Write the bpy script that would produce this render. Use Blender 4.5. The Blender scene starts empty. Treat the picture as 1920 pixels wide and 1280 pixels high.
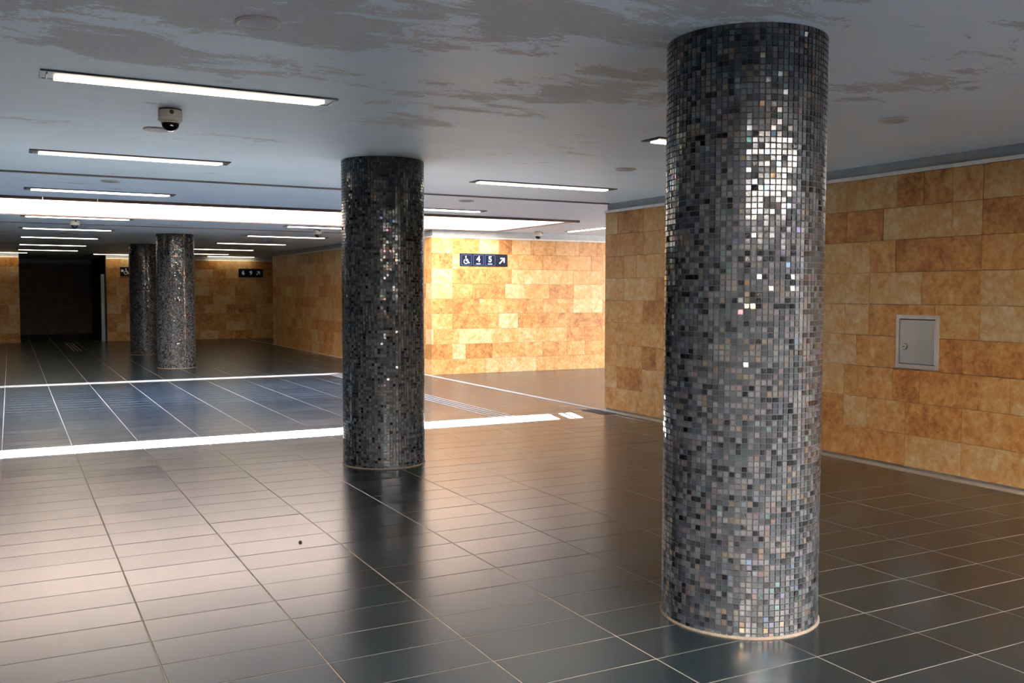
import bpy, math, random
import numpy as np
from mathutils import Matrix, Vector

random.seed(7)
rng = np.random.default_rng(7)
scene = bpy.context.scene
COL = scene.collection

# ------------------------------------------------------------------ camera
F_PX = 1775.0
PITCH, YAW, ROLL = math.radians(2.944), math.radians(27.912), math.radians(0.128)
HC = 1.535                      # eye height
cp, sp = math.cos(PITCH), math.sin(PITCH)
Fw = Vector((math.sin(YAW) * cp, math.cos(YAW) * cp, -sp))
Rt = Vector((math.cos(YAW), -math.sin(YAW), 0))
Up = Rt.cross(Fw)
Rt, Up = Rt * math.cos(ROLL) + Up * math.sin(ROLL), Up * math.cos(ROLL) - Rt * math.sin(ROLL)
cam_data = bpy.data.cameras.new('camera')
cam_data.sensor_width = 36
cam_data.lens = 36 * F_PX / 1920
cam_data.clip_start = 0.05
cam = bpy.data.objects.new('camera', cam_data)
cam.matrix_world = Matrix(((Rt.x, Up.x, -Fw.x, 0), (Rt.y, Up.y, -Fw.y, 0), (Rt.z, Up.z, -Fw.z, HC), (0, 0, 0, 1)))
COL.objects.link(cam)
scene.camera = cam

# ------------------------------------------------------------------ sky, sun, exposure
SKY_STRENGTH = 6.0
SUN_ENERGY = 300.0
EXPOSURE = 0.65
SUN_DIR = Vector((0.325, 1.204, 1.0)).normalized()      # towards the sun
world = bpy.data.worlds.new('world')
scene.world = world
world.use_nodes = True
wn = world.node_tree
sky = wn.nodes.new('ShaderNodeTexSky')
sky.sky_type = 'NISHITA'
sky.sun_disc = False
sky.sun_elevation = math.asin(SUN_DIR.z)
sky.sun_rotation = math.atan2(SUN_DIR.x, SUN_DIR.y)
sky.air_density = 1.0
sky.dust_density = 0.3
wn.links.new(sky.outputs[0], wn.nodes['Background'].inputs[0])
wn.nodes['Background'].inputs[1].default_value = SKY_STRENGTH
world.cycles.sampling_method = 'MANUAL'
world.cycles.sample_map_resolution = 2048
sun_data = bpy.data.lights.new('sun', 'SUN')
sun_data.energy = SUN_ENERGY
sun_data.color = (1.0, 0.98, 0.98)
sun_data.angle = math.radians(0.3)
sun = bpy.data.objects.new('sun', sun_data)
sun.rotation_euler = SUN_DIR.to_track_quat('Z', 'Y').to_euler()
sun.location = (0, 0, 12)
COL.objects.link(sun)
vs = scene.view_settings
vs.view_transform = 'Standard'
vs.look = 'None'
vs.gamma = 1
vs.use_curve_mapping = False
vs.exposure = EXPOSURE

# ------------------------------------------------------------------ dimensions
H = 2.70            # ceiling
TOP = 4.735         # street level above the ceiling
XL, XR = -0.86, 6.92        # faces of the long walls
YBACK = 32.0
YEND = -13.5                # end of the hall behind the viewer
PER = 16.76                 # rooflights, columns and side passages repeat at this spacing
C0, C1 = 10.45, 16.25       # side passage between these
D0 = 28.30                  # second side passage from here to the back wall
SKX0, SKX1, SKY0, SKY1 = -2.1, 8.13, 13.06, 16.06      # rooflight opening
ROWH = 0.284
STONE_TOP = 9 * ROWH


def project(p):
    q = Vector(p) - Vector((0, 0, HC))
    z = q.dot(Fw)
    if z < 0.2:
        return None
    return (960 + F_PX * q.dot(Rt) / z, 640 - F_PX * q.dot(Up) / z, z)


def in_view(p, m=40):
    s = project(p)
    return s is not None and -m < s[0] < 1920 + m and -m < s[1] < 1280 + m


# ------------------------------------------------------------------ mesh helpers
class MB:
    def __init__(self):
        self.v, self.f = [], []

    def add(self, verts, faces):
        b = len(self.v)
        self.v += [tuple(p) for p in verts]
        self.f += [tuple(b + i for i in q) for q in faces]
        return self

    def box(self, x0, x1, y0, y1, z0, z1):
        v = [(x0, y0, z0), (x1, y0, z0), (x1, y1, z0), (x0, y1, z0), (x0, y0, z1), (x1, y0, z1), (x1, y1, z1), (x0, y1, z1)]
        f = [(0, 3, 2, 1), (4, 5, 6, 7), (0, 1, 5, 4), (1, 2, 6, 5), (2, 3, 7, 6), (3, 0, 4, 7)]
        return self.add(v, f)

    def block(self, x0, x1, y0, y1, z0, z1, c):
        """box whose front (low y) edges are chamfered by c"""
        v = [(x0, y1, z0), (x1, y1, z0), (x1, y1, z1), (x0, y1, z1),
             (x0, y0 + c, z0), (x1, y0 + c, z0), (x1, y0 + c, z1), (x0, y0 + c, z1),
             (x0 + c, y0, z0 + c), (x1 - c, y0, z0 + c), (x1 - c, y0, z1 - c), (x0 + c, y0, z1 - c)]
        f = [(0, 3, 2, 1)]
        for i in range(4):
            j = (i + 1) % 4
            f += [(i, j, 4 + j, 4 + i), (4 + i, 4 + j, 8 + j, 8 + i)]
        f += [(8, 9, 10, 11)]
        return self.add(v, f)

    def slab(self, x0, x1, y0, y1, z0, z1, c):
        """box whose top edges are chamfered by c"""
        v = [(x0, y0, z0), (x1, y0, z0), (x1, y1, z0), (x0, y1, z0),
             (x0, y0, z1 - c), (x1, y0, z1 - c), (x1, y1, z1 - c), (x0, y1, z1 - c),
             (x0 + c, y0 + c, z1), (x1 - c, y0 + c, z1), (x1 - c, y1 - c, z1), (x0 + c, y1 - c, z1)]
        f = [(3, 2, 1, 0)]
        for i in range(4):
            j = (i + 1) % 4
            f += [(i, j, 4 + j, 4 + i), (4 + i, 4 + j, 8 + j, 8 + i)]
        f += [(8, 9, 10, 11)]
        return self.add(v, f)

    def lathe(self, prof, n=32, cx=0, cy=0):
        """profile of (r, z) turned about z, closed at the ends where r = 0"""
        b = len(self.v)
        for r, z in prof:
            for k in range(n):
                a = 2 * math.pi * k / n
                self.v.append((cx + r * math.cos(a), cy + r * math.sin(a), z))
        for i in range(len(prof) - 1):
            for k in range(n):
                k2 = (k + 1) % n
                self.f.append((b + i * n + k, b + i * n + k2, b + (i + 1) * n + k2, b + (i + 1) * n + k))
        return self

    def prism(self, pts, y0, y1):
        """polygon in xz extruded along y"""
        n = len(pts)
        v = [(x, y0, z) for x, z in pts] + [(x, y1, z) for x, z in pts]
        f = [tuple(range(n)), tuple(range(2 * n - 1, n - 1, -1))]
        for i in range(n):
            j = (i + 1) % n
            f.append((i, n + i, n + j, j))
        return self.add(v, f)

    def ring_xz(self, cx, cz, r0, r1, y0, y1, n=28, a0=0.0, a1=2 * math.pi):
        closed = abs(a1 - a0 - 2 * math.pi) < 1e-6
        m = n if closed else n + 1
        b = len(self.v)
        for k in range(m):
            a = a0 + (a1 - a0) * k / n
            c, s = math.cos(a), math.sin(a)
            self.v += [(cx + r0 * c, y0, cz + r0 * s), (cx + r1 * c, y0, cz + r1 * s), (cx + r1 * c, y1, cz + r1 * s), (cx + r0 * c, y1, cz + r0 * s)]
        for k in range(n):
            p, q = b + 4 * k, b + 4 * ((k + 1) % m)
            for e in range(4):
                g = (e + 1) % 4
                self.f.append((p + e, p + g, q + g, q + e))
        return self

    def mesh(self, name, mat, smooth=False):
        me = bpy.data.meshes.new(name)
        me.from_pydata(self.v, [], self.f)
        me.validate()
        import bmesh
        bm = bmesh.new()
        bm.from_mesh(me)
        bmesh.ops.recalc_face_normals(bm, faces=bm.faces)
        bm.to_mesh(me)
        bm.free()
        if mat:
            me.materials.append(mat)
        if smooth:
            me.polygons.foreach_set('use_smooth', [True] * len(me.polygons))
            try:
                me.set_sharp_from_angle(angle=math.radians(35))
            except Exception:
                pass
        me.update()
        return me

    def build(self, name, mat, parent=None, smooth=False, **tags):
        return put(name, self.mesh(name, mat, smooth), parent, **tags)


def put(name, data, parent=None, loc=None, rot=None, **tags):
    o = bpy.data.objects.new(name, data)
    COL.objects.link(o)
    if parent is not None:
        o.parent = parent
    if loc is not None:
        o.location = loc
    if rot is not None:
        o.rotation_euler = rot
    for k, v in tags.items():
        o[k] = v
    return o


def thing(name, label, category, loc=(0, 0, 0), rotz=0.0, group=None):
    o = put(name, None, None, loc, (0, 0, rotz), label=label, category=category)
    o.empty_display_size = 0.1
    if group:
        o['group'] = group
    return o


# ------------------------------------------------------------------ materials
def new_mat(name):
    m = bpy.data.materials.new(name)
    m.use_nodes = True
    return m, m.node_tree, m.node_tree.nodes['Principled BSDF']


def N(t, kind, **kw):
    n = t.nodes.new(kind)
    for k, v in kw.items():
        setattr(n, k, v)
    return n


def ramp(t, stops, interp='LINEAR'):
    r = N(t, 'ShaderNodeValToRGB')
    r.color_ramp.interpolation = interp
    e = r.color_ramp.elements
    while len(e) < len(stops):
        e.new(0.5)
    for i, (p, c) in enumerate(stops):
        e[i].position = p
        e[i].color = (c, c, c, 1) if isinstance(c, (int, float)) else (*c, 1)
    return r


def mixc(t, fac, a, b, mode='MIX'):
    m = N(t, 'ShaderNodeMix', data_type='RGBA', blend_type=mode)
    for sock, val in ((m.inputs[0], fac), (m.inputs[6], a), (m.inputs[7], b)):
        if hasattr(val, 'is_output'):
            t.links.new(val, sock)
        elif isinstance(val, (int, float)):
            sock.default_value = val
        else:
            sock.default_value = (*val, 1)
    return m.outputs[2]


def math_n(t, op, a, b=None, c=None):
    m = N(t, 'ShaderNodeMath', operation=op)
    for i, val in enumerate((a, b, c)):
        if val is None:
            continue
        if hasattr(val, 'is_output'):
            t.links.new(val, m.inputs[i])
        else:
            m.inputs[i].default_value = val
    return m.outputs[0]


def noise(t, vec, scale, detail=4, rough=0.55, dist=0.0):
    n = N(t, 'ShaderNodeTexNoise')
    n.inputs['Scale'].default_value = scale
    n.inputs['Detail'].default_value = detail
    n.inputs['Roughness'].default_value = rough
    n.inputs['Distortion'].default_value = dist
    if vec is not None:
        t.links.new(vec, n.inputs['Vector'])
    return n.outputs[0]


def world_pos(t, scale=(1, 1, 1), rot=(0, 0, 0), offset=None):
    g = N(t, 'ShaderNodeNewGeometry')
    mp = N(t, 'ShaderNodeMapping')
    mp.inputs['Scale'].default_value = scale
    mp.inputs['Rotation'].default_value = rot
    src = g.outputs['Position']
    if offset is not None:
        add = N(t, 'ShaderNodeVectorMath', operation='ADD')
        t.links.new(src, add.inputs[0])
        t.links.new(offset, add.inputs[1])
        src = add.outputs[0]
    t.links.new(src, mp.inputs['Vector'])
    return mp.outputs[0]


def bump(t, bs, height, strength, dist):
    b = N(t, 'ShaderNodeBump')
    b.inputs['Strength'].default_value = strength
    b.inputs['Distance'].default_value = dist
    t.links.new(height, b.inputs['Height'])
    t.links.new(b.outputs[0], bs.inputs['Normal'])


def plain(name, color, rough=0.5, metal=0.0, spec=0.5, var=0.12, vscale=9.0, emit=None):
    m, t, bs = new_mat(name)
    n = noise(t, world_pos(t), vscale, 5)
    lo = tuple(max(0, c * (1 - var)) for c in color)
    hi = tuple(min(1, c * (1 + var)) for c in color)
    r = ramp(t, [(0.3, lo), (0.7, hi)])
    t.links.new(n, r.inputs[0])
    t.links.new(r.outputs[0], bs.inputs['Base Color'])
    rr = ramp(t, [(0.3, max(0.02, rough - 0.06)), (0.7, min(1, rough + 0.06))])
    t.links.new(n, rr.inputs[0])
    t.links.new(rr.outputs[0], bs.inputs['Roughness'])
    bs.inputs['Metallic'].default_value = metal
    bs.inputs['Specular IOR Level'].default_value = spec
    if emit:
        bs.inputs['Emission Color'].default_value = (*emit[0], 1)
        bs.inputs['Emission Strength'].default_value = emit[1]
    return m


def make_stone(name='ochre_travertine', k=0.72):
    m, t, bs = new_mat(name)
    g = N(t, 'ShaderNodeNewGeometry')
    oi = N(t, 'ShaderNodeObjectInfo')
    rnd = math_n(t, 'FRACT', math_n(t, 'ADD', oi.outputs['Random'], g.outputs['Random Per Island']))
    wn_ = N(t, 'ShaderNodeTexWhiteNoise', noise_dimensions='1D')
    t.links.new(rnd, wn_.inputs['W'])
    sc = N(t, 'ShaderNodeVectorMath', operation='SCALE')
    t.links.new(wn_.outputs['Color'], sc.inputs[0])
    sc.inputs['Scale'].default_value = 37.0
    pos = world_pos(t, offset=sc.outputs[0])
    big = noise(t, pos, 5.5, 6, 0.60, 0.6)
    fine = noise(t, pos, 19.0, 5, 0.65, 0.4)
    mixed = math_n(t, 'ADD', math_n(t, 'MULTIPLY', big, 0.48), math_n(t, 'MULTIPLY', fine, 0.52))
    mixed = math_n(t, 'MULTIPLY_ADD', math_n(t, 'SUBTRACT', mixed, 0.5), 1.12, 0.5)
    shift = math_n(t, 'MULTIPLY_ADD', math_n(t, 'SUBTRACT', wn_.outputs['Value'], 0.5), 0.25, mixed)
    cr = ramp(t, [(0.27, (0.27, 0.088, 0.018)), (0.39, (0.43, 0.180, 0.043)), (0.49, (0.56, 0.268, 0.072)),
                  (0.59, (0.60, 0.355, 0.140)), (0.70, (0.67, 0.48, 0.26))])
    t.links.new(shift, cr.inputs[0])
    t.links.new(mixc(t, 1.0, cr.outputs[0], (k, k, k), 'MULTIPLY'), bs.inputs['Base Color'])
    bs.inputs['Roughness'].default_value = 0.5
    bs.inputs['Specular IOR Level'].default_value = 0.3
    bump(t, bs, mixed, 0.25, 0.004)
    return m


def make_ceiling():
    m, t, bs = new_mat('patchy_painted_plaster')
    p1 = world_pos(t, (0.7, 1.2, 1), (0, 0, math.radians(-24)))
    p2 = world_pos(t, (1.5, 3.1, 1), (0, 0, math.radians(-24)))
    big = noise(t, p1, 0.75, 3, 0.5, 0.5)
    streak = noise(t, p2, 1.25, 10, 0.72, 0.5)
    grain = noise(t, world_pos(t), 55.0, 3, 0.7)
    mask = math_n(t, 'ADD', math_n(t, 'MULTIPLY', big, 0.9), math_n(t, 'MULTIPLY', streak, 0.75))
    mask = math_n(t, 'ADD', mask, math_n(t, 'MULTIPLY', math_n(t, 'SUBTRACT', grain, 0.5), 0.22))
    # the flaking is worst over the near half of the hall and stops short of the far joint
    sx = N(t, 'ShaderNodeSeparateXYZ')
    t.links.new(world_pos(t), sx.inputs[0])
    fall = N(t, 'ShaderNodeMapRange')
    t.links.new(sx.outputs['Y'], fall.inputs['Value'])
    fall.inputs['From Min'].default_value = 3.0
    fall.inputs['From Max'].default_value = 8.5
    fall.inputs['To Min'].default_value = 0.03
    fall.inputs['To Max'].default_value = -0.16
    mask = math_n(t, 'ADD', mask, fall.outputs[0])
    side = N(t, 'ShaderNodeMapRange')
    t.links.new(sx.outputs['X'], side.inputs['Value'])
    side.inputs['From Min'].default_value = 2.6
    side.inputs['From Max'].default_value = 5.0
    side.inputs['To Min'].default_value = 0.0
    side.inputs['To Max'].default_value = -0.16
    mask = math_n(t, 'ADD', mask, side.outputs[0])
    mk = ramp(t, [(0.80, 0.0), (0.835, 1.0)])
    t.links.new(mask, mk.inputs[0])
    tone = noise(t, world_pos(t, (0.6, 2.0, 1)), 1.2, 5, 0.6)
    paint = ramp(t, [(0.3, (0.67, 0.80, 0.89)), (0.7, (0.75, 0.86, 0.93))])
    t.links.new(tone, paint.inputs[0])
    raw = ramp(t, [(0.3, (0.44, 0.45, 0.46)), (0.7, (0.55, 0.555, 0.56))])
    t.links.new(grain, raw.inputs[0])
    t.links.new(mixc(t, mk.outputs[0], paint.outputs[0], raw.outputs[0]), bs.inputs['Base Color'])
    rr = ramp(t, [(0.0, 0.46), (1.0, 0.60)])
    t.links.new(mk.outputs[0], rr.inputs[0])
    t.links.new(rr.outputs[0], bs.inputs['Roughness'])
    bs.inputs['Specular IOR Level'].default_value = 0.9
    h = math_n(t, 'ADD', math_n(t, 'MULTIPLY', mk.outputs[0], -0.6), math_n(t, 'MULTIPLY', grain, 0.25))
    bump(t, bs, math_n(t, 'ADD', h, streak), 0.22, 0.004)
    return m


def make_slate():
    m, t, bs = new_mat('dark_slate_tile')
    pos = world_pos(t, (1 / 0.618, 1 / 0.297, 0))
    off = N(t, 'ShaderNodeVectorMath', operation='SUBTRACT')
    t.links.new(pos, off.inputs[0])
    off.inputs[1].default_value = (0.515 / 0.618, 3.465 / 0.297, 0)
    fl = N(t, 'ShaderNodeVectorMath', operation='FLOOR')
    t.links.new(off.outputs[0], fl.inputs[0])
    w = N(t, 'ShaderNodeTexWhiteNoise', noise_dimensions='2D')
    t.links.new(fl.outputs[0], w.inputs['Vector'])
    cloud = noise(t, world_pos(t, (1.0, 1.6, 1)), 3.0, 6, 0.62, 0.5)
    streak = noise(t, world_pos(t, (2.0, 16.0, 1)), 1.6, 6, 0.6)
    f = math_n(t, 'ADD', math_n(t, 'MULTIPLY', cloud, 0.75), math_n(t, 'MULTIPLY', w.outputs['Value'], 0.25))
    cr = ramp(t, [(0.30, (0.0055, 0.0095, 0.0115)), (0.55, (0.0095, 0.015, 0.0175)), (0.78, (0.017, 0.0225, 0.025))])
    t.links.new(f, cr.inputs[0])
    t.links.new(cr.outputs[0], bs.inputs['Base Color'])
    rgh = math_n(t, 'ADD', math_n(t, 'MULTIPLY', streak, 0.03), math_n(t, 'MULTIPLY', w.outputs['Value'], 0.025))
    t.links.new(math_n(t, 'ADD', rgh, 0.22), bs.inputs['Roughness'])
    bs.inputs['Specular IOR Level'].default_value = 0.8
    return m


def make_mosaic():
    m, t, bs = new_mat('glass_mosaic')
    a = N(t, 'ShaderNodeAttribute', attribute_name='tint')
    b = N(t, 'ShaderNodeAttribute', attribute_name='sheen')
    fleck = noise(t, world_pos(t), 260.0, 2, 0.6)
    cr = ramp(t, [(0.3, 0.75), (0.7, 1.2)])
    t.links.new(fleck, cr.inputs[0])
    t.links.new(mixc(t, 1.0, a.outputs['Color'], cr.outputs[0], 'MULTIPLY'), bs.inputs['Base Color'])
    gl = N(t, 'ShaderNodeAttribute', attribute_name='glaze')
    t.links.new(gl.outputs['Color'], bs.inputs['Specular Tint'])
    t.links.new(math_n(t, 'MULTIPLY_ADD', b.outputs['Fac'], 1.3, 1.5), bs.inputs['IOR'])
    rr = ramp(t, [(0.3, 0.07), (0.7, 0.17)])
    t.links.new(fleck, rr.inputs[0])
    t.links.new(rr.outputs[0], bs.inputs['Roughness'])
    bs.inputs['Specular IOR Level'].default_value = 0.40
    bump(t, bs, fleck, 0.12, 0.0015)
    return m


SHADE_STONE = make_stone('shade_darkened_stone', 0.10)  # wall stone with the unlit passage's shade put into its colour
STONE, CEIL, SLATE, MOSAIC = make_stone(), make_ceiling(), make_slate(), make_mosaic()
GROUT = plain('sand_grout', (0.33, 0.26, 0.19), 0.85, vscale=30)
M_GROUT = plain('mosaic_grout', (0.028, 0.026, 0.024), 0.9, vscale=40)
RING = plain('buff_sealant', (0.11, 0.083, 0.055), 0.7, var=0.35, vscale=25)
PLASTER = plain('grey_plaster', (0.33, 0.335, 0.335), 0.6)
TRIM = plain('pale_trim', (0.72, 0.66, 0.60), 0.5)
KERB = plain('pale_stone_edge', (0.26, 0.225, 0.18), 0.55, var=0.2)
DARK = plain('dark_gap', (0.02, 0.018, 0.016), 0.9)
BROWN = plain('rust_brown_steel', (0.085, 0.04, 0.02), 0.6, var=0.3)
CREAM = plain('beige_lining', (0.60, 0.45, 0.325), 0.6, var=0.05)
CONC = plain('bare_concrete_lining', (0.24, 0.215, 0.185), 0.8, var=0.15)
CREAM2 = plain('warm_white_lining', (0.88, 0.80, 0.70), 0.6, var=0.05)
LAMPBODY = plain('dark_grey_steel', (0.07, 0.075, 0.085), 0.45, metal=0.3)
BRACKET = plain('pale_steel', (0.45, 0.45, 0.45), 0.4, metal=0.5)
DIFF = plain('lit_diffuser', (0.85, 0.84, 0.80), 0.5, var=0.02, emit=((1.0, 0.87, 0.62), 7.0))
HOUSING = plain('camera_housing_grey', (0.50, 0.47, 0.42), 0.45)
DOME = plain('smoked_dome', (0.006, 0.006, 0.008), 0.08, spec=0.6)
BLACK = plain('black_rubber', (0.012, 0.012, 0.012), 0.6)
SPK_RIM = plain('speaker_rim', (0.55, 0.48, 0.41), 0.5)
SPK = plain('speaker_grille', (0.22, 0.245, 0.28), 0.55)
STEEL = plain('brushed_steel', (0.66, 0.60, 0.52), 0.34, metal=0.9, var=0.06, vscale=5)
STEEL2 = plain('brushed_steel_frame', (0.72, 0.64, 0.55), 0.40, metal=0.8, var=0.1, vscale=6)
NAVY = plain('navy_sign', (0.0012, 0.0018, 0.010), 0.55, spec=0.2)
PALEBLUE = plain('pale_blue_print', (0.045, 0.08, 0.20), 0.5)
WHITE = plain('white_print', (0.80, 0.80, 0.78), 0.5, var=0.03)
GUIDE2 = plain('dark_guide_strip', (0.07, 0.07, 0.068), 0.6)  # darker tone for the far guide strips
JOINT = plain('joint_cover', (0.20, 0.17, 0.145), 0.6)
GUIDE = plain('white_guide_strip', (0.26, 0.245, 0.22), 0.6)
STEPM = plain('pale_concrete', (0.20, 0.195, 0.19), 0.8, var=0.15)
LEFTW = plain('dark_grey_cladding', (0.05, 0.055, 0.06), 0.5)
POST = plain('grey_metal_post', (0.22, 0.24, 0.24), 0.45, metal=0.3)

# ------------------------------------------------------------------ floor
GX0, GX, GY0, GY, GAP = 0.515, 0.618, 3.465, 0.297, 0.0056
fl = MB()
fl.box(XL - 0.3, XR + 0.02, YEND, YBACK + 6.2, -0.3, -0.0016)
fl.box(XR + 0.02, 12.5, C0, C1, -0.3, -0.0016)
fl.box(XR + 0.02, 12.5, C0 - PER, C1 - PER, -0.3, -0.0016)
fl.box(-5.0, XL - 0.3, C0 - PER, C1 - PER, -0.3, -0.0016)
fl.box(XR + 0.02, 12.5, D0, YBACK, -0.3, -0.0016)
fl.box(-5.0, XL - 0.3, C0, C1, -0.3, -0.0016)
floor = fl.build('floor', GROUT, kind='structure', label='dark slate tiled floor with pale grout lines')
regions = [(XL, XR - 0.12, YEND, YBACK), (XR - 0.05, 12.5, C0 + 0.03, C1), (XR - 0.05, 12.5, C0 - PER, C1 - PER), (-5.0, XL, C0 - PER, C1 - PER), (XR - 0.05, 12.5, D0, YBACK), (-5.0, XL, C0, C1), (0.26, 2.66, YBACK, YBACK + 6)]
full, rest = [], MB()
for (x0, x1, y0, y1) in regions:
    for i in range(math.floor((x0 - GX0) / GX), math.ceil((x1 - GX0) / GX)):
        for j in range(math.floor((y0 - GY0) / GY), math.ceil((y1 - GY0) / GY)):
            a0, a1 = GX0 + i * GX, GX0 + (i + 1) * GX
            b0, b1 = GY0 + j * GY, GY0 + (j + 1) * GY
            whole = a0 >= x0 - 1e-6 and a1 <= x1 + 1e-6 and b0 >= y0 - 1e-6 and b1 <= y1 + 1e-6
            a0, a1, b0, b1 = max(a0, x0), min(a1, x1), max(b0, y0), min(b1, y1)
            if a1 - a0 < 0.02 or b1 - b0 < 0.02:
                continue
            s = project(((a0 + a1) / 2, (b0 + b1) / 2, 0))
            if whole and s and -60 < s[0] < 1980 and s[1] < 1340:
                full.append((s[2], a0, b0))
            else:
                rest.slab(a0 + GAP / 2, a1 - GAP / 2, b0 + GAP / 2, b1 - GAP / 2, -0.012, 0, 0.0012)
full.sort()
tile_me = MB().slab(GAP / 2, GX - GAP / 2, GAP / 2, GY - GAP / 2, -0.012, 0, 0.0012).mesh('tile', SLATE)
for k, (d, a, b) in enumerate(full):
    if k < 300:
        put('tile', tile_me, floor, (a, b, random.uniform(-0.0004, 0.0004)), (random.uniform(-1, 1) * 0.0006, random.uniform(-1, 1) * 0.0006, 0))
    else:
        rest.slab(a + GAP / 2, a + GX - GAP / 2, b + GAP / 2, b + GY - GAP / 2, -0.012, 0, 0.0012)
rest.build('tile_field', SLATE, floor, kind='stuff')

# ------------------------------------------------------------------ ceiling (slab pieces round the rooflight)
J1, J2 = 10.385, 17.98
ceiling = MB().box(-5.2, 12.6, J1 - 0.1, J1 + 0.1, H + 0.03, H + 0.06).box(-5.2, 12.6, J2 - 0.1, J2 + 0.1, H + 0.03, H + 0.06).build(
    'ceiling', DARK, kind='structure', label='grey flaking painted ceiling')
g1, g2 = 0.011, 0.006
pieces = [(-5.2, 12.6, J2 + g2, YBACK + 6.4), (-5.2, 12.6, YEND - 0.3, J1 - PER - g1)]
for dy in (0.0, -PER):
    a, b, c, d = J1 + dy, J2 + dy, SKY0 + dy, SKY1 + dy
    pieces += [(-5.2, SKX0, a + g1, b - g2), (SKX1, 12.6, a + g1, b - g2), (SKX0, SKX1, a + g1, c), (SKX0, SKX1, d, b - g2)]
pieces.append((-5.2, 12.6, J2 - PER + g2, J1 - g1))
for (x0, x1, y0, y1) in pieces:
    MB().box(x0, x1, y0, y1, H, TOP).build('ceiling_slab', CEIL, ceiling)

MB().box(XL, XR, J1 - 0.03, J1 + 0.03, H - 0.014, H + 0.02).build('joint_cover', JOINT, ceiling)
MB().box(XL, XR, J2 - 0.03, J2 + 0.03, H - 0.010, H + 0.02).build('joint_cover', JOINT, ceiling)

# rooflight lining, steel edge, unseen sun blockers at street level
for k, dy in enumerate((0.0, -PER)):
    well = put('wall_rooflight' if k == 0 else 'wall_rooflight_behind', None, None, (0, dy, 0), kind='structure',
               label='warm white lining of the long rooflight' if k == 0 else 'warm white lining of the rooflight behind the viewer')
    LIN = CREAM if k == 0 else CREAM2
    near = SKY0
    x = SKX0
    while x < SKX1 - 0.01:
        x2 = min(x + 2.05, SKX1)
        MB().box(x + 0.003, x2 - 0.003, SKY1 - 0.02, SKY1, H, TOP).build('lining_panel', LIN, well)
        MB().box(x + 0.003, x2 - 0.003, near, near + 0.02, H, TOP).build('lining_panel', CONC if k == 0 else CREAM2, well)
        x = x2
    MB().box(SKX0, SKX0 + 0.02, near + 0.02, SKY1 - 0.02, H, TOP).build('lining_panel', LIN, well)
    MB().box(SKX1 - 0.02, SKX1, near + 0.02, SKY1 - 0.02, H, TOP).build('lining_panel', LIN, well)
edge = thing('rooflight_frame', 'rust brown steel edge framing the long bright rooflight in the ceiling', 'frame', (0, 0, H))
x = SKX0
while x < SKX1 - 0.01:
    x2 = min(x + 0.62, SKX1)
    MB().box(x + 0.002, x2 - 0.002, SKY0 - 0.035, SKY0 + 0.004, -0.035, 0).build('edge_piece', BROWN, edge)
    x = x2
MB().box(SKX0, SKX1, SKY1 - 0.004, SKY1 + 0.02, -0.014, 0).build('far_edge', BROWN, edge)
MB().box(SKX1 - 0.004, SKX1 + 0.03, SKY0 + 0.004, SKY1 - 0.004, -0.016, 0).build('end_edge', BROWN, edge)
MB().box(SKX0 - 0.03, SKX0 + 0.004, SKY0 + 0.004, SKY1 - 0.004, -0.016, 0).build('end_edge', BROWN, edge)
blockers = put('wall_sun_blocker', None, None, (0, 0, TOP), kind='structure', label='unseen posts at street level shaped to cut the end of the sun strip')
for (a, b) in [(7.57, 7.70), (7.765, 7.80), (7.90, 9.6)]:  # out of view; slits between them shape the small sun patches
    MB().box(a, b, SKY1, SKY1 + 0.06, 0, 0.7).build('post', STEPM, blockers)
MB().box(SKX0 - 1, SKX1 + 2, SKY1 - PER, SKY1 - PER + 0.12, TOP, TOP + 0.56).build('wall_sun_blocker_behind', STEPM, kind='structure', label='unseen sun blocker added beside the rooflight behind the viewer')  # added out of view to keep sun off the lower rear lining

# ------------------------------------------------------------------ walls of ochre stone blocks
WIDTHS = [0.28, 0.42, 0.56, 0.56, 0.56, 0.70]
BLK = {}
TH = 0.03


def block_mesh(w, mat):
    k = (round(w, 3), mat.name)
    if k not in BLK:
        BLK[k] = MB().block(0.001, w - 0.001, 0, TH, 0.001, ROWH - 0.001, 0.002).mesh('stone_block', mat)
    return BLK[k]


def clad(wall, origin, rotz, length, seed, u_obj=None, z0=0.0, rows=9, mat=None, widths=None):
    """courses of stone along local x from origin; blocks with u inside u_obj are single objects"""
    r = random.Random(seed)
    W = widths or WIDTHS
    c, s = math.cos(rotz), math.sin(rotz)
    mb = MB()
    for row in range(rows):
        u = 0.0
        first = True
        while u < length - 1e-6:
            w = r.choice(W)
            if first:
                w = r.choice([0.28, 0.42, 0.56])
                first = False
            if length - u - w < 0.2:
                w = length - u
                if w > 0.8:
                    w = w / 2
            z = z0 + row * ROWH
            d = r.uniform(-0.0012, 0.0012)
            lx, ly = u, d
            px, py = origin[0] + c * lx - s * ly, origin[1] + s * lx + c * ly
            if u_obj and u_obj[0] <= u + w / 2 <= u_obj[1]:
                put('stone_block', block_mesh(w, mat or STONE), wall, (px, py, z), (0, 0, rotz))
            else:
                b = MB().block(0.001, w - 0.001, 0, TH, 0.001, ROWH - 0.001, 0.002)
                mb.add([(px + c * q[0] - s * q[1], py + s * q[0] + c * q[1], z + q[2]) for q in b.v], b.f)
            u += w
    if mb.v:
        mb.build('stone_field', mat or STONE, wall, kind='stuff')


RZ = math.radians(-90)
# right wall beside the near column
wr = MB().box(XR + TH, XR + 0.33, C1 - PER, C0, -0.3, H).build('wall_right', PLASTER, kind='structure', label='ochre stone wall on the right behind the near column')
clad(wr, (XR, C0, 0.03), RZ, C0 - C1 + PER, 11, u_obj=(0, C0 - 2.6), z0=0.02)
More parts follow.
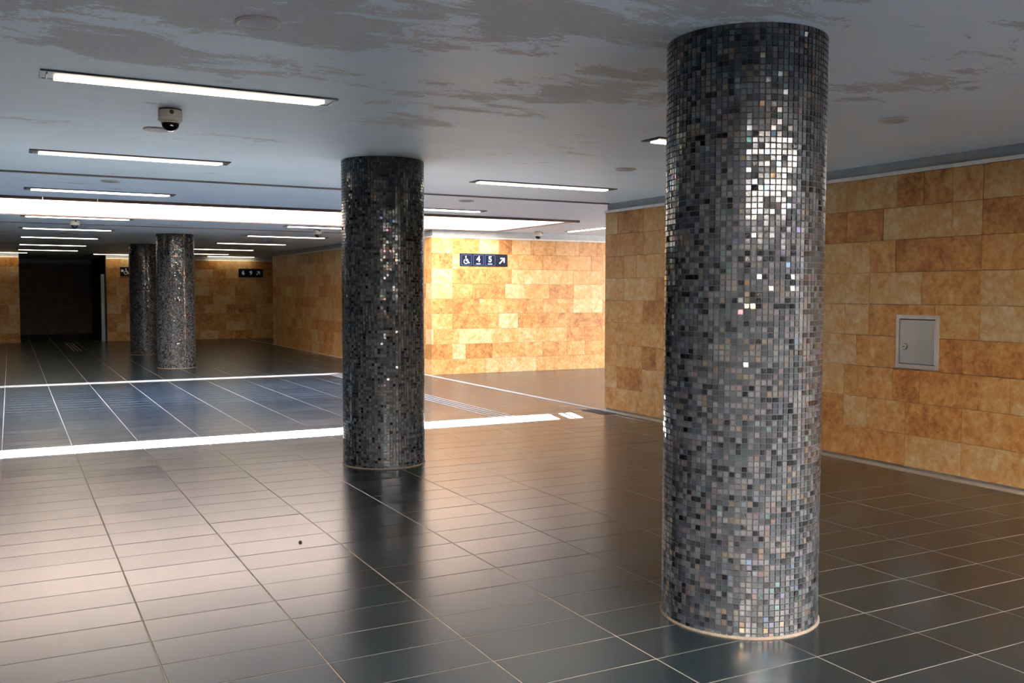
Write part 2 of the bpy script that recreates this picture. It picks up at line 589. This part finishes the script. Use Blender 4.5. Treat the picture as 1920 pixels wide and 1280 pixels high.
# right wall further on, between the two side passages
wf = MB().box(XR + TH, XR + 0.33, C1 + 0.33, D0, -0.3, H).build('wall_right_far', PLASTER, kind='structure', label='far stretch of ochre stone wall between the two side passages')
clad(wf, (XR, D0, 0), RZ, D0 - C1, 12, z0=0.0)
# side passage wall with the sign
ws = MB().box(XR + TH, 12.5, C1 + TH, C1 + 0.33, -0.3, H).build('wall_passage', PLASTER, kind='structure', label='pale ochre stone wall of the side passage carrying a sign')
clad(ws, (XR, C1, 0), 0.0, 12.5 - XR, 13, u_obj=(0, 4.6))
wsn = MB().box(XR + 0.33, 12.5, C0 - 0.33, C0, -0.3, H).build('wall_passage_near', STONE, kind='structure', label='near wall of the side passage')
# back wall
wb = MB().box(XL - 0.3, 0.25, YBACK + TH, YBACK + 0.3, -0.3, H).box(2.66, 12.5, YBACK + TH, YBACK + 0.3, -0.3, H).build(
    'wall_back', PLASTER, kind='structure', label='far end wall of ochre stone lit by strip lights')
clad(wb, (XL - 0.02, YBACK, 0), 0.0, 0.25 - XL + 0.02, 14, u_obj=(0.3, 3))
clad(wb, (2.66, YBACK, 0), 0.0, 9.8, 15, u_obj=(0, 5.3))
# unlit passage through the back wall
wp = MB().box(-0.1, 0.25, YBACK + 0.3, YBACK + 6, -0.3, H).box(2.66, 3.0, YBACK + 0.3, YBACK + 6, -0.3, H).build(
    'wall_dark_passage', SHADE_STONE, kind='structure', label='side walls of the unlit passage at the far end')
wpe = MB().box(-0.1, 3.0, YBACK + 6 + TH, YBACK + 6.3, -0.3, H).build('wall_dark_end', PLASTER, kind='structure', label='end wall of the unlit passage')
clad(wpe, (0.2, YBACK + 6, 0), 0.0, 2.5, 16, u_obj=(0, 2.5), mat=SHADE_STONE)
# left side, out of frame
wl = MB().box(XL - 0.3, XL, C1 - PER, C0, -0.3, H).box(XL - 0.3, XL, C1, YBACK + 0.3, -0.3, H).build('wall_left', LEFTW, kind='structure', label='dark grey clad wall on the left')
for k, dy in enumerate((0.0, -PER)):
    MB().box(-5.2, XL - 0.3, C0 - 0.3 + dy, C0 + dy, -0.3, H).box(-5.2, XL - 0.3, C1 + dy, C1 + 0.3 + dy, -0.3, H).box(-5.2, -4.9, C0 + dy, C1 + dy, -0.3, H).build(
        'wall_left_passage' if k == 0 else 'wall_left_passage_behind', LEFTW, kind='structure', label='dark walls of the passage on the left' + (' under the rooflight' if k == 0 else ' behind the viewer'))
# the hall behind the viewer, out of frame
MB().box(XR + TH, XR + 0.33, YEND, C0 - PER, -0.3, H).box(XL - 0.3, XL - TH, YEND, C0 - PER, -0.3, H).box(XL - 0.3, XR + 0.33, YEND - 0.3, YEND, -0.3, H).box(
    XR + 0.33, 12.5, C1 - PER, C1 - PER + 0.3, -0.3, H).box(XR + 0.33, 12.5, C0 - PER - 0.3, C0 - PER, -0.3, H).build(
    'wall_behind', LEFTW, kind='structure', label='dark grey clad walls of the hall behind the viewer')

# trims: pale bead under the ceiling, pale edging along the floor slot
n_trim = 0


def trim(mb, mat, label):
    global n_trim
    n_trim += 1
    return mb.build('trim_%d' % n_trim, mat, kind='structure', label=label)


ZB0, ZB1 = STONE_TOP + 0.002, STONE_TOP + 0.03
trim(MB().box(XR - 0.012, XR + TH, C1 - PER, C0, ZB0 + 0.02, ZB1 + 0.024), TRIM, 'pale bead along the top of the right wall')
trim(MB().box(XR - 0.012, XR + TH, C1 + 0.02, D0, ZB0, ZB1), TRIM, 'pale bead along the top of the far right wall')
trim(MB().box(XR - 0.012, 12.5, C1 - 0.012, C1 + TH, ZB0, ZB1), TRIM, 'pale bead along the top of the passage wall')
trim(MB().box(2.66, 12.5, YBACK - 0.012, YBACK + TH, ZB0, ZB1).box(XL, 0.25, YBACK - 0.012, YBACK + TH, ZB0, ZB1), TRIM, 'pale bead along the top of the far end wall')
trim(MB().box(XR - 0.118, XR - 0.062, C1 - PER, C0, -0.02, 0.004), KERB, 'pale stone edging along the foot of the right wall')
trim(MB().box(XR - 0.118, XR - 0.052, C0, C1, -0.02, 0.004), KERB, 'pale stone strip across the mouth of the side passage')
trim(MB().box(XR - 0.118, XR - 0.062, C1, D0, -0.02, 0.004), KERB, 'pale stone edging along the foot of the far right wall')
trim(MB().box(XR - 0.062, XR + 0.03, C1 - PER, C0, -0.02, -0.003), DARK, 'dark drainage slot along the foot of the right wall')

# ------------------------------------------------------------------ stairs up to the platforms at the end of the right hand passages
for q, dy in enumerate((0.0, -PER)):
    st2 = put('floor_stair' if q == 0 else 'floor_stair_behind', None, None, (0, dy, 0), kind='structure', label='pale concrete stair up to the platforms' + (' past the sign' if q == 0 else ' behind the viewer'))
    for k in range(27):
        MB().box(11.4 + 0.31 * k, 11.4 + 0.31 * (k + 1) + (0.3 if k < 26 else 6), C0, C1, -0.3, 0.158 * (k + 1)).build('step', STEPM, st2)
    MB().box(12.5, 20, C0 - 0.3 + dy, C0 + dy, -0.3, TOP).box(12.5, 20, C1 + 0.02 + dy, C1 + 0.3 + dy, -0.3, TOP).build(
        'wall_stair' if q == 0 else 'wall_stair_behind', STEPM, kind='structure', label='side walls of the platform stair' + (' past the sign' if q == 0 else ' behind the viewer'))
MB().box(12.5, 12.8, D0 - 0.3, YBACK + 0.3, -0.3, H).box(XR + 0.33, 12.5, D0 - 0.3, D0, -0.3, H).build('wall_passage_far', STONE, kind='structure', label='walls of the second side passage')

# ------------------------------------------------------------------ mosaic columns
NA, NR = 88, 105
PITCH_Z = H / NR
R0 = 0.362
TW = 2 * math.pi * R0 / NA


def tile_colour(r):
    k = r.random()
    def j(c, s=0.12):
        f = max(0.25, 1 + r.gauss(0, s))
        return tuple(max(0.0, v * f * (1 + r.gauss(0, 0.035))) for v in c)
    warm = r.uniform(0.86, 1.0)
    white = (1.0, r.uniform(0.93, 1.0), warm) if r.random() < 0.5 else (warm, r.uniform(0.93, 1.0), 1.0)
    if k < 0.14:
        return j((0.009, 0.010, 0.013), 0.3), white, 0.0
    if k < 0.55:
        return j((0.022, 0.026, 0.031), 0.22), white, r.uniform(0.0, 0.08)
    if k < 0.88:
        return j((0.058, 0.059, 0.064), 0.18), white, r.uniform(0.0, 0.12)
    g = r.choice([(1.0, 0.55, 0.18), (0.30, 0.62, 1.0), (1.0, 0.50, 0.55), (0.62, 0.55, 1.0), (1.0, 0.85, 0.55), (0.35, 0.85, 0.80), (1.0, 0.62, 0.28)])
    return j(tuple(0.045 + 0.035 * v for v in g), 0.15), g, r.uniform(0.35, 0.9)


def tile_geo():
    w, h, c, t = (TW - 0.0026) / 2, (PITCH_Z - 0.0026) / 2, 0.0016, 0.0045
    v = [(-w, 0.002, -h), (w, 0.002, -h), (w, 0.002, h), (-w, 0.002, h),
         (-w + c, -t, -h + c), (w - c, -t, -h + c), (w - c, -t, h - c), (-w + c, -t, h - c)]
    f = [(4, 5, 6, 7)] + [(i, (i + 1) % 4, 4 + (i + 1) % 4, 4 + i) for i in range(4)]
    return np.array(v), f


TV, TF = tile_geo()


def colour_mesh(me, cols, glazes, sheens, fpt=5):
    ca = me.attributes.new('tint', 'FLOAT_COLOR', 'FACE')
    arr = np.repeat(np.array([(*c, 1.0) for c in cols], dtype=np.float32), fpt, axis=0)
    ca.data.foreach_set('color', arr.ravel())
    ga = me.attributes.new('glaze', 'FLOAT_COLOR', 'FACE')
    ga.data.foreach_set('color', np.repeat(np.array([(*c, 1.0) for c in glazes], dtype=np.float32), fpt, axis=0).ravel())
    sa = me.attributes.new('sheen', 'FLOAT', 'FACE')
    sa.data.foreach_set('value', np.repeat(np.array(sheens, dtype=np.float32), fpt))


VARIANTS = []
vr = random.Random(3)
for k in range(60):
    me = bpy.data.meshes.new('mosaic_tile')
    me.from_pydata(TV.tolist(), [], TF)
    me.materials.append(MOSAIC)
    c, g, s = tile_colour(vr)
    colour_mesh(me, [c], [g], [s])
    VARIANTS.append(me)


def column(x, y, label, seed, singles=0):
    r = random.Random(seed)
    root = thing('mosaic_column', label, 'column', (x, y, 0), 0, 'mosaic clad columns down the middle of the hall')
    MB().lathe([(0, 0), (R0, 0), (R0, H), (0, H)], 96).build('core', M_GROUT, root, smooth=True)
    MB().lathe([(R0 - 0.01, 0.0), (R0 + 0.013, 0.0), (R0 + 0.012, 0.004), (R0 + 0.006, 0.009), (R0 + 0.003, 0.012), (R0 - 0.01, 0.012)], 96).build('base_ring', RING, root, smooth=True)
    cand = []
    for i in range(NA):
        a = 2 * math.pi * (i + 0.5) / NA
        for j in range(NR):
            z = (j + 0.5) * PITCH_Z
            cand.append((a, z, r.gauss(0, 0.024 if r.random() < 0.8 else 0.085), r.gauss(0, 0.024)))
    pick = set()
    if singles:
        sc = []
        for q, (a, z, _, _) in enumerate(cand):
            n = Vector((math.cos(a), math.sin(a), 0))
            p = Vector((x, y, z)) + n * R0
            d = Vector((0, 0, HC)) - p
            sc.append((n.dot(d) / d.length ** 3, q))
        sc.sort(reverse=True)
        pick = {q for _, q in sc[:singles]}
    verts, cols, glazes, sheens = [], [], [], []
    for q, (a, z, tx, tz) in enumerate(cand):
        # local frame: x tangent, -y outward, z up
        ang = a + math.pi / 2
        if q in pick:
            put('mosaic_tile', r.choice(VARIANTS), root, (R0 * math.cos(a), R0 * math.sin(a), z), (tx, 0, ang + tz))
            continue
        Rz = np.array([[math.cos(ang + tz), -math.sin(ang + tz), 0], [math.sin(ang + tz), math.cos(ang + tz), 0], [0, 0, 1]])
        Rx = np.array([[1, 0, 0], [0, math.cos(tx), -math.sin(tx)], [0, math.sin(tx), math.cos(tx)]])
        verts.append(TV @ (Rz @ Rx).T + np.array([R0 * math.cos(a), R0 * math.sin(a), z]))
        c, g, s = tile_colour(r)
        cols.append(c)
        glazes.append(g)
        sheens.append(s)
    n = len(verts)
    faces = (np.array(TF)[None] + 8 * np.arange(n)[:, None, None]).reshape(-1, 4)
    me = bpy.data.meshes.new('mosaic_field')
    me.from_pydata(np.concatenate(verts).tolist(), [], faces.tolist())
    me.materials.append(MOSAIC)
    colour_mesh(me, cols, glazes, sheens)
    put('mosaic_field', me, root, kind='stuff')
    return root


column(3.073, 3.463, 'large round column clad in grey and iridescent mosaic, nearest of the four', 21, 300)
column(2.964, 8.067, 'dark mosaic clad round column standing just before the sunlit strip on the floor', 22)
column(2.978, 20.223, 'grey speckled mosaic column beyond the rooflight, paler of the far pair', 23)
column(2.94, 24.83, 'black looking mosaic column farthest away, half hidden behind the paler one', 24)

# ------------------------------------------------------------------ strip lights
LW = 0.22


def strip_light(x0, x1, y, label, along_y=False):
    L = x1 - x0
    root = thing('strip_light', label, 'light', (x0, y, H), math.radians(90) if along_y else 0, 'recessed fluorescent strip lights in the ceiling')
    b = MB()
    d = 0.010
    b.box(0, L, -LW / 2, -LW / 2 + 0.012, -d, 0)
    b.box(0, L, LW / 2 - 0.012, LW / 2, -d * 0.7, 0)
    b.box(0, 0.012, -LW / 2 + 0.012, LW / 2 - 0.012, -d, 0)
    b.box(L - 0.012, L, -LW / 2 + 0.012, LW / 2 - 0.012, -d, 0)
    b.box(0.012, L - 0.012, -LW / 2 + 0.012, LW / 2 - 0.012, -0.004, 0)
    b.build('housing', LAMPBODY, root)
    MB().add([(0.075, -LW / 2 + 0.105, -0.016), (L - 0.055, -LW / 2 + 0.105, -0.016), (L - 0.085, LW / 2 - 0.026, -0.016), (0.070, LW / 2 - 0.026, -0.016),
              (0.075, -LW / 2 + 0.105, -0.0035), (L - 0.055, -LW / 2 + 0.105, -0.0035), (L - 0.085, LW / 2 - 0.026, -0.0035), (0.070, LW / 2 - 0.026, -0.0035)],
             [(0, 3, 2, 1), (4, 5, 6, 7), (0, 1, 5, 4), (1, 2, 6, 5), (2, 3, 7, 6), (3, 0, 4, 7)]).build('diffuser', DIFF, root)
    MB().box(0.030, 0.037, -LW / 2 + 0.05, LW / 2 - 0.014, -0.012, -0.004).build('end_clip', BRACKET, root)
    return root


ORD = ['nearest', 'second', 'third', 'fourth', 'fifth', 'sixth', 'seventh', 'eighth']
for k, y in enumerate([5.70, 8.84, 12.05, 16.40, 19.47, 22.60, 26.25, 29.5]):
    strip_light(0.165, 1.775, y, 'strip light in the left hand row, %s from the viewer' % ORD[k])
for k, y in enumerate([5.90, 8.98, 12.26, 16.67, 19.85, 23.1, 26.6, 29.95]):
    strip_light(4.30, 6.03, y, 'strip light in the right hand row, %s from the viewer' % ORD[k])
strip_light(-1.07, 0.53, YBACK - 0.20, 'strip light against the far end wall left of the dark passage')
strip_light(2.23, 3.83, YBACK - 0.20, 'strip light against the far end wall just right of the dark passage')
strip_light(5.63, 7.23, YBACK - 0.20, 'strip light against the far end wall above the six and nine sign')
strip_light(0, 1.6, 0, 'strip light over the side passage, set across the others', True)
lp = [o for o in COL.objects if o.name.startswith('strip_light')][-1]
lp.location = (9.44, 13.9, H)

# ------------------------------------------------------------------ round ceiling speakers
def speaker(x, y, label):
    root = thing('ceiling_speaker', label, 'speaker', (x, y, H), 0, 'round speakers in the ceiling')
    MB().lathe([(0.078, 0), (0.098, 0), (0.099, -0.006), (0.092, -0.012), (0.080, -0.010), (0.078, 0)], 40).build('rim', SPK_RIM, root, smooth=True)
    MB().lathe([(0.079, -0.002), (0.079, -0.009), (0.05, -0.014), (0, -0.016)], 40).build('grille', SPK, root, smooth=True)


speaker(0.975, 4.19, 'round ceiling speaker nearest the viewer, top left')
speaker(0.96, 7.24, 'round ceiling speaker just behind the nearest camera dome')
speaker(0.96, 10.84, 'faint round ceiling speaker on the left just past the ceiling joint')
speaker(5.26, 4.47, 'round ceiling speaker right of the near column')
speaker(5.15, 7.44, 'round ceiling speaker just left of the near column')
speaker(5.14, 10.94, 'round ceiling speaker just right of the dark column')
speaker(0.98, 20.75, 'round ceiling speaker between strip lights left of the far columns')
speaker(5.16, 21.4, 'round ceiling speaker between strip lights right of the far columns')


# ------------------------------------------------------------------ camera domes
def cctv(x, y, label, rz=0.0):
    root = thing('dome_camera', label, 'camera', (x, y, H), rz, 'dome cameras on the ceiling')
    MB().lathe([(0, 0), (0.070, 0), (0.070, -0.010), (0, -0.010)], 36).build('mount_plate', BLACK, root, smooth=True)
    h = MB().lathe([(0, -0.010), (0.074, -0.010), (0.074, -0.050), (0.071, -0.052), (0.071, -0.056), (0.074, -0.058), (0.073, -0.074), (0.060, -0.084), (0.054, -0.085), (0, -0.085)], 40).build('housing', HOUSING, root, smooth=True)
    MB().lathe([(0.055, -0.084), (0.055, -0.092), (0.050, -0.112), (0.038, -0.129), (0.020, -0.139), (0.0, -0.142)], 36).build('dome', DOME, root, smooth=True)
    cap = MB()
    cap.ring_xz(0.012, -0.028, 0.0, 0.013, -0.082, -0.066, 20)
    cap.build('cable_plug', BLACK, h, smooth=True)
    MB().lathe([(0.055, -0.083), (0.058, -0.083), (0.058, -0.089), (0.055, -0.089)], 36).build('dome_ring', HOUSING, h, smooth=True)


cctv(0.93, 6.43, 'white and black dome camera hanging near the viewer below the nearest strip light', math.radians(-10))
cctv(0.95, 16.95, 'small dome camera among the left row lights beyond the rooflight')
cctv(5.09, 17.35, 'small dome camera left of the dark column, beyond the rooflight')
cctv(8.93, 15.80, 'dome camera above the side passage right of the pictogram sign', 0.6)


# ------------------------------------------------------------------ signs
def glyph(ch, size, parent, x, z, y=-0.0225, mat=WHITE, name='digit'):
    cu = bpy.data.curves.new('glyph', 'FONT')
    cu.body = ch
    cu.size = size
    cu.align_x = 'CENTER'
    cu.align_y = 'CENTER'
    cu.extrude = 0.001
    cu.offset = size * 0.022
    o = bpy.data.objects.new('glyph', cu)
    COL.objects.link(o)
    bpy.context.view_layer.update()
    me = bpy.data.meshes.new_from_object(o.evaluated_get(bpy.context.evaluated_depsgraph_get()))
    bpy.data.objects.remove(o)
    me.materials.clear()
    me.materials.append(mat)
    me.name = name
    return put(name, me, parent, (x, y, z), (math.radians(90), 0, 0))


def arrow(parent, cx, cz, s):
    a = MB()
    def rot(p):
        c = math.cos(math.radians(45))
        return (cx + s * (p[0] * c + p[1] * c), cz + s * (-p[0] * c + p[1] * c))
    # arrow pointing +v, turned 45 degrees to the right
    pts = [(-0.09, -0.55), (0.09, -0.55), (0.09, 0.22), (0.34, -0.03), (0.46, 0.10), (0.0, 0.56), (-0.46, 0.10), (-0.34, -0.03), (-0.09, 0.22)]
    a.prism([rot(p) for p in pts], -0.0235, -0.0215)
    return a.build('arrow', WHITE, parent)


def box_outline(parent, cx, cz, w, h, t):
    b = MB()
    y0, y1 = -0.0230, -0.0215
    rad = 0.018
    b.box(cx - w / 2 + rad, cx + w / 2 - rad, y0, y1, cz + h / 2 - t, cz + h / 2)
    b.box(cx - w / 2 + rad, cx + w / 2 - rad, y0, y1, cz - h / 2, cz - h / 2 + t)
    b.box(cx - w / 2, cx - w / 2 + t, y0, y1, cz - h / 2 + rad, cz + h / 2 - rad)
    b.box(cx + w / 2 - t, cx + w / 2, y0, y1, cz - h / 2 + rad, cz + h / 2 - rad)
    for sx, sz, a0 in ((1, 1, 0), (-1, 1, 90), (-1, -1, 180), (1, -1, 270)):
        b.ring_xz(cx + sx * (w / 2 - rad), cz + sz * (h / 2 - rad), rad - t, rad, y0, y1, 6, math.radians(a0), math.radians(a0 + 90))
    return b.build('outline', PALEBLUE, parent)


def wheelchair(parent, cx, cz, s):
    p = MB()
    y0, y1 = -0.0237, -0.0215
    T = lambda a, b: (cx + s * a, cz + s * b)
    p.ring_xz(*T(-0.05, 0.43), 0, 0.085 * s, y0, y1, 18)
    p.ring_xz(*T(-0.06, -0.17), 0.21 * s, 0.30 * s, y0, y1, 26, math.radians(118), math.radians(385))
    p.prism([T(-0.11, 0.32), T(-0.01, 0.32), T(0.01, 0.14), T(0.20, 0.14), T(0.20, 0.06), T(0.02, 0.06), T(0.03, -0.02), T(0.26, -0.02), T(0.37, -0.30), T(0.45, -0.26), T(0.47, -0.34), T(0.31, -0.41), T(0.19, -0.12), T(-0.07, -0.12)], y0, y1)
    return p.build('pictogram', WHITE, parent)


# sign on the passage wall: x 7.49..8.495, z 2.038..2.270
s1 = thing('direction_sign', 'navy sign with wheelchair, 4, 5 and arrow on the passage wall', 'sign', (7.992, C1, 2.154))
W1, H1 = 1.005, 0.232
MB().block(-W1 / 2, W1 / 2, -0.0215, 0.0015, -H1 / 2, H1 / 2, 0.003).build('panel', NAVY, s1)
for cx in (-0.373, -0.121, 0.128):
    box_outline(s1, cx, -0.002, 0.215, 0.196, 0.006)
wheelchair(s1, -0.373, -0.005, 0.155)
glyph('4', 0.155, s1, -0.121, 0.014)
glyph('5', 0.155, s1, 0.128, 0.014)
for cx in (-0.121, 0.128):
    MB().box(cx - 0.045, cx + 0.045, -0.0237, -0.0215, -0.079, -0.064).build('caption_bar', WHITE, s1)
arrow(s1, 0.385, -0.005, 0.145)
# sign at the far end, right: 6  9  arrow
s2 = thing('direction_sign', 'navy sign with 6, 9 and arrow on the far end wall', 'sign', (7.10, YBACK, 2.170))
W2, H2 = 0.80, 0.285
MB().block(-W2 / 2, W2 / 2, -0.0215, 0.0015, -H2 / 2, H2 / 2, 0.003).build('panel', NAVY, s2)
glyph('6', 0.18, s2, -0.25, 0.0)
glyph('9', 0.18, s2, -0.0, 0.0)
arrow(s2, 0.24, 0.0, 0.15)
# sign half hidden behind the black column
s3 = thing('direction_sign', 'navy sign with pictograms cut off by the black far column', 'sign', (3.46, YBACK, 2.172))
MB().block(-W2 / 2, W2 / 2, -0.0215, 0.0015, -H2 / 2, H2 / 2, 0.003).build('panel', NAVY, s3)
wheelchair(s3, -0.22, 0.0, 0.20)
MB().box(-0.37, -0.30, -0.0237, -0.0215, -0.01, 0.06).build('pictogram', WHITE, s3)
MB().box(-0.10, 0.02, -0.0237, -0.0215, -0.035, 0.015).build('pictogram', WHITE, s3)
arrow(s3, 0.25, 0.0, 0.15)

# ------------------------------------------------------------------ access panel in the right wall
ap = thing('access_panel', 'small steel access door with round lock set in the right stone wall', 'panel', (XR, 5.578, 1.118), RZ)
w, h = 0.435, 0.465
fm = MB()
fm.box(-w / 2, w / 2, -0.012, 0.02, h / 2 - 0.034, h / 2).box(-w / 2, w / 2, -0.012, 0.02, -h / 2, -h / 2 + 0.036)
fm.box(-w / 2, -w / 2 + 0.034, -0.012, 0.02, -h / 2 + 0.036, h / 2 - 0.034).box(w / 2 - 0.034, w / 2, -0.012, 0.02, -h / 2 + 0.036, h / 2 - 0.034)
fm.build('frame', STEEL2, ap)
MB().box(-w / 2 + 0.034, w / 2 - 0.034, -0.0025, 0.004, -h / 2 + 0.036, h / 2 - 0.034).build('backing', DARK, ap)
dr = MB().block(-w / 2 + 0.037, w / 2 - 0.037, -0.010, 0.002, -h / 2 + 0.041, h / 2 - 0.043, 0.002).build('door', STEEL, ap)
kx, kz = -0.122, -0.043
lk = MB()
MB().ring_xz(kx, kz, 0, 0.029, -0.013, -0.0095, 28).build('lock_ring', LAMPBODY, dr, smooth=True)
for (r0, r1, ya, yb) in ((0, 0.024, -0.018, -0.010), (0, 0.019, -0.023, -0.018)):
    lk.ring_xz(kx, kz, r0, r1, ya, yb, 28)
lock = lk.build('lock', STEEL2, dr, smooth=True)
MB().box(kx - 0.012, kx + 0.008, -0.0242, -0.0228, kz - 0.004, kz + 0.004).build('keyhole', BLACK, dr)

# ------------------------------------------------------------------ floor furniture
gp = thing('guide_path', 'white raised guide strips turning a corner on the floor under the rooflight', 'floor marking')
for k in range(4):
    o_ = 0.085 * k
    MB().slab(XL, 5.24 + o_, 17.16 + o_, 17.20 + o_, 0, 0.004, 0.001).build('guide_strip', GUIDE, gp)
    MB().slab(5.24 + o_, 5.255 + o_, 10.15, 17.16 + o_, 0, 0.004, 0.001).build('guide_strip', GUIDE, gp)
gp2 = thing('guide_path', 'faint guide strips leading to the dark passage at the far end', 'floor marking')
for k in range(3):
    MB().slab(1.42 + 0.085 * k, 1.455 + 0.085 * k, 26.8, 31.2, 0, 0.004, 0.001).build('guide_strip', GUIDE2, gp2)
dg = thing('drain_grate', 'small dark drain grating on the floor at the passage corner', 'grate', (6.69, 10.24, 0))
fr = MB()
for (a, b, c, d) in ((-0.1, 0.1, -0.25, -0.235), (-0.1, 0.1, 0.235, 0.25), (-0.1, -0.085, -0.235, 0.235), (0.085, 0.1, -0.235, 0.235)):
    fr.box(a, b, c, d, 0.0, 0.005)
fr.build('frame', BLACK, dg)
for k in range(9):
    y = -0.21 + 0.0525 * k
    MB().box(-0.085, 0.085, y - 0.014, y + 0.014, 0.0, 0.0045).build('bar', BLACK, dg)
sc_ = MB().lathe([(0, 0.0005), (0.011, 0.0005), (0.014, 0.004), (0.009, 0.010), (0, 0.012)], 9)
scrap = sc_.build('litter_scrap', BLACK, None, label='tiny black scrap lying on the brown tiles left of the dark column', category='litter')
scrap.location = (1.542, 5.683, 0)
scrap.scale = (0.8, 1.2, 1)
door_post = MB().box(2.50, 2.60, YBACK + 0.02, YBACK + 0.12, 0, 2.08).box(2.49, 2.61, YBACK + 0.01, YBACK + 0.13, 0, 0.03)
dp = door_post.build('door_post', POST, None, label='slim grey metal post at the right edge of the dark passage', category='post')
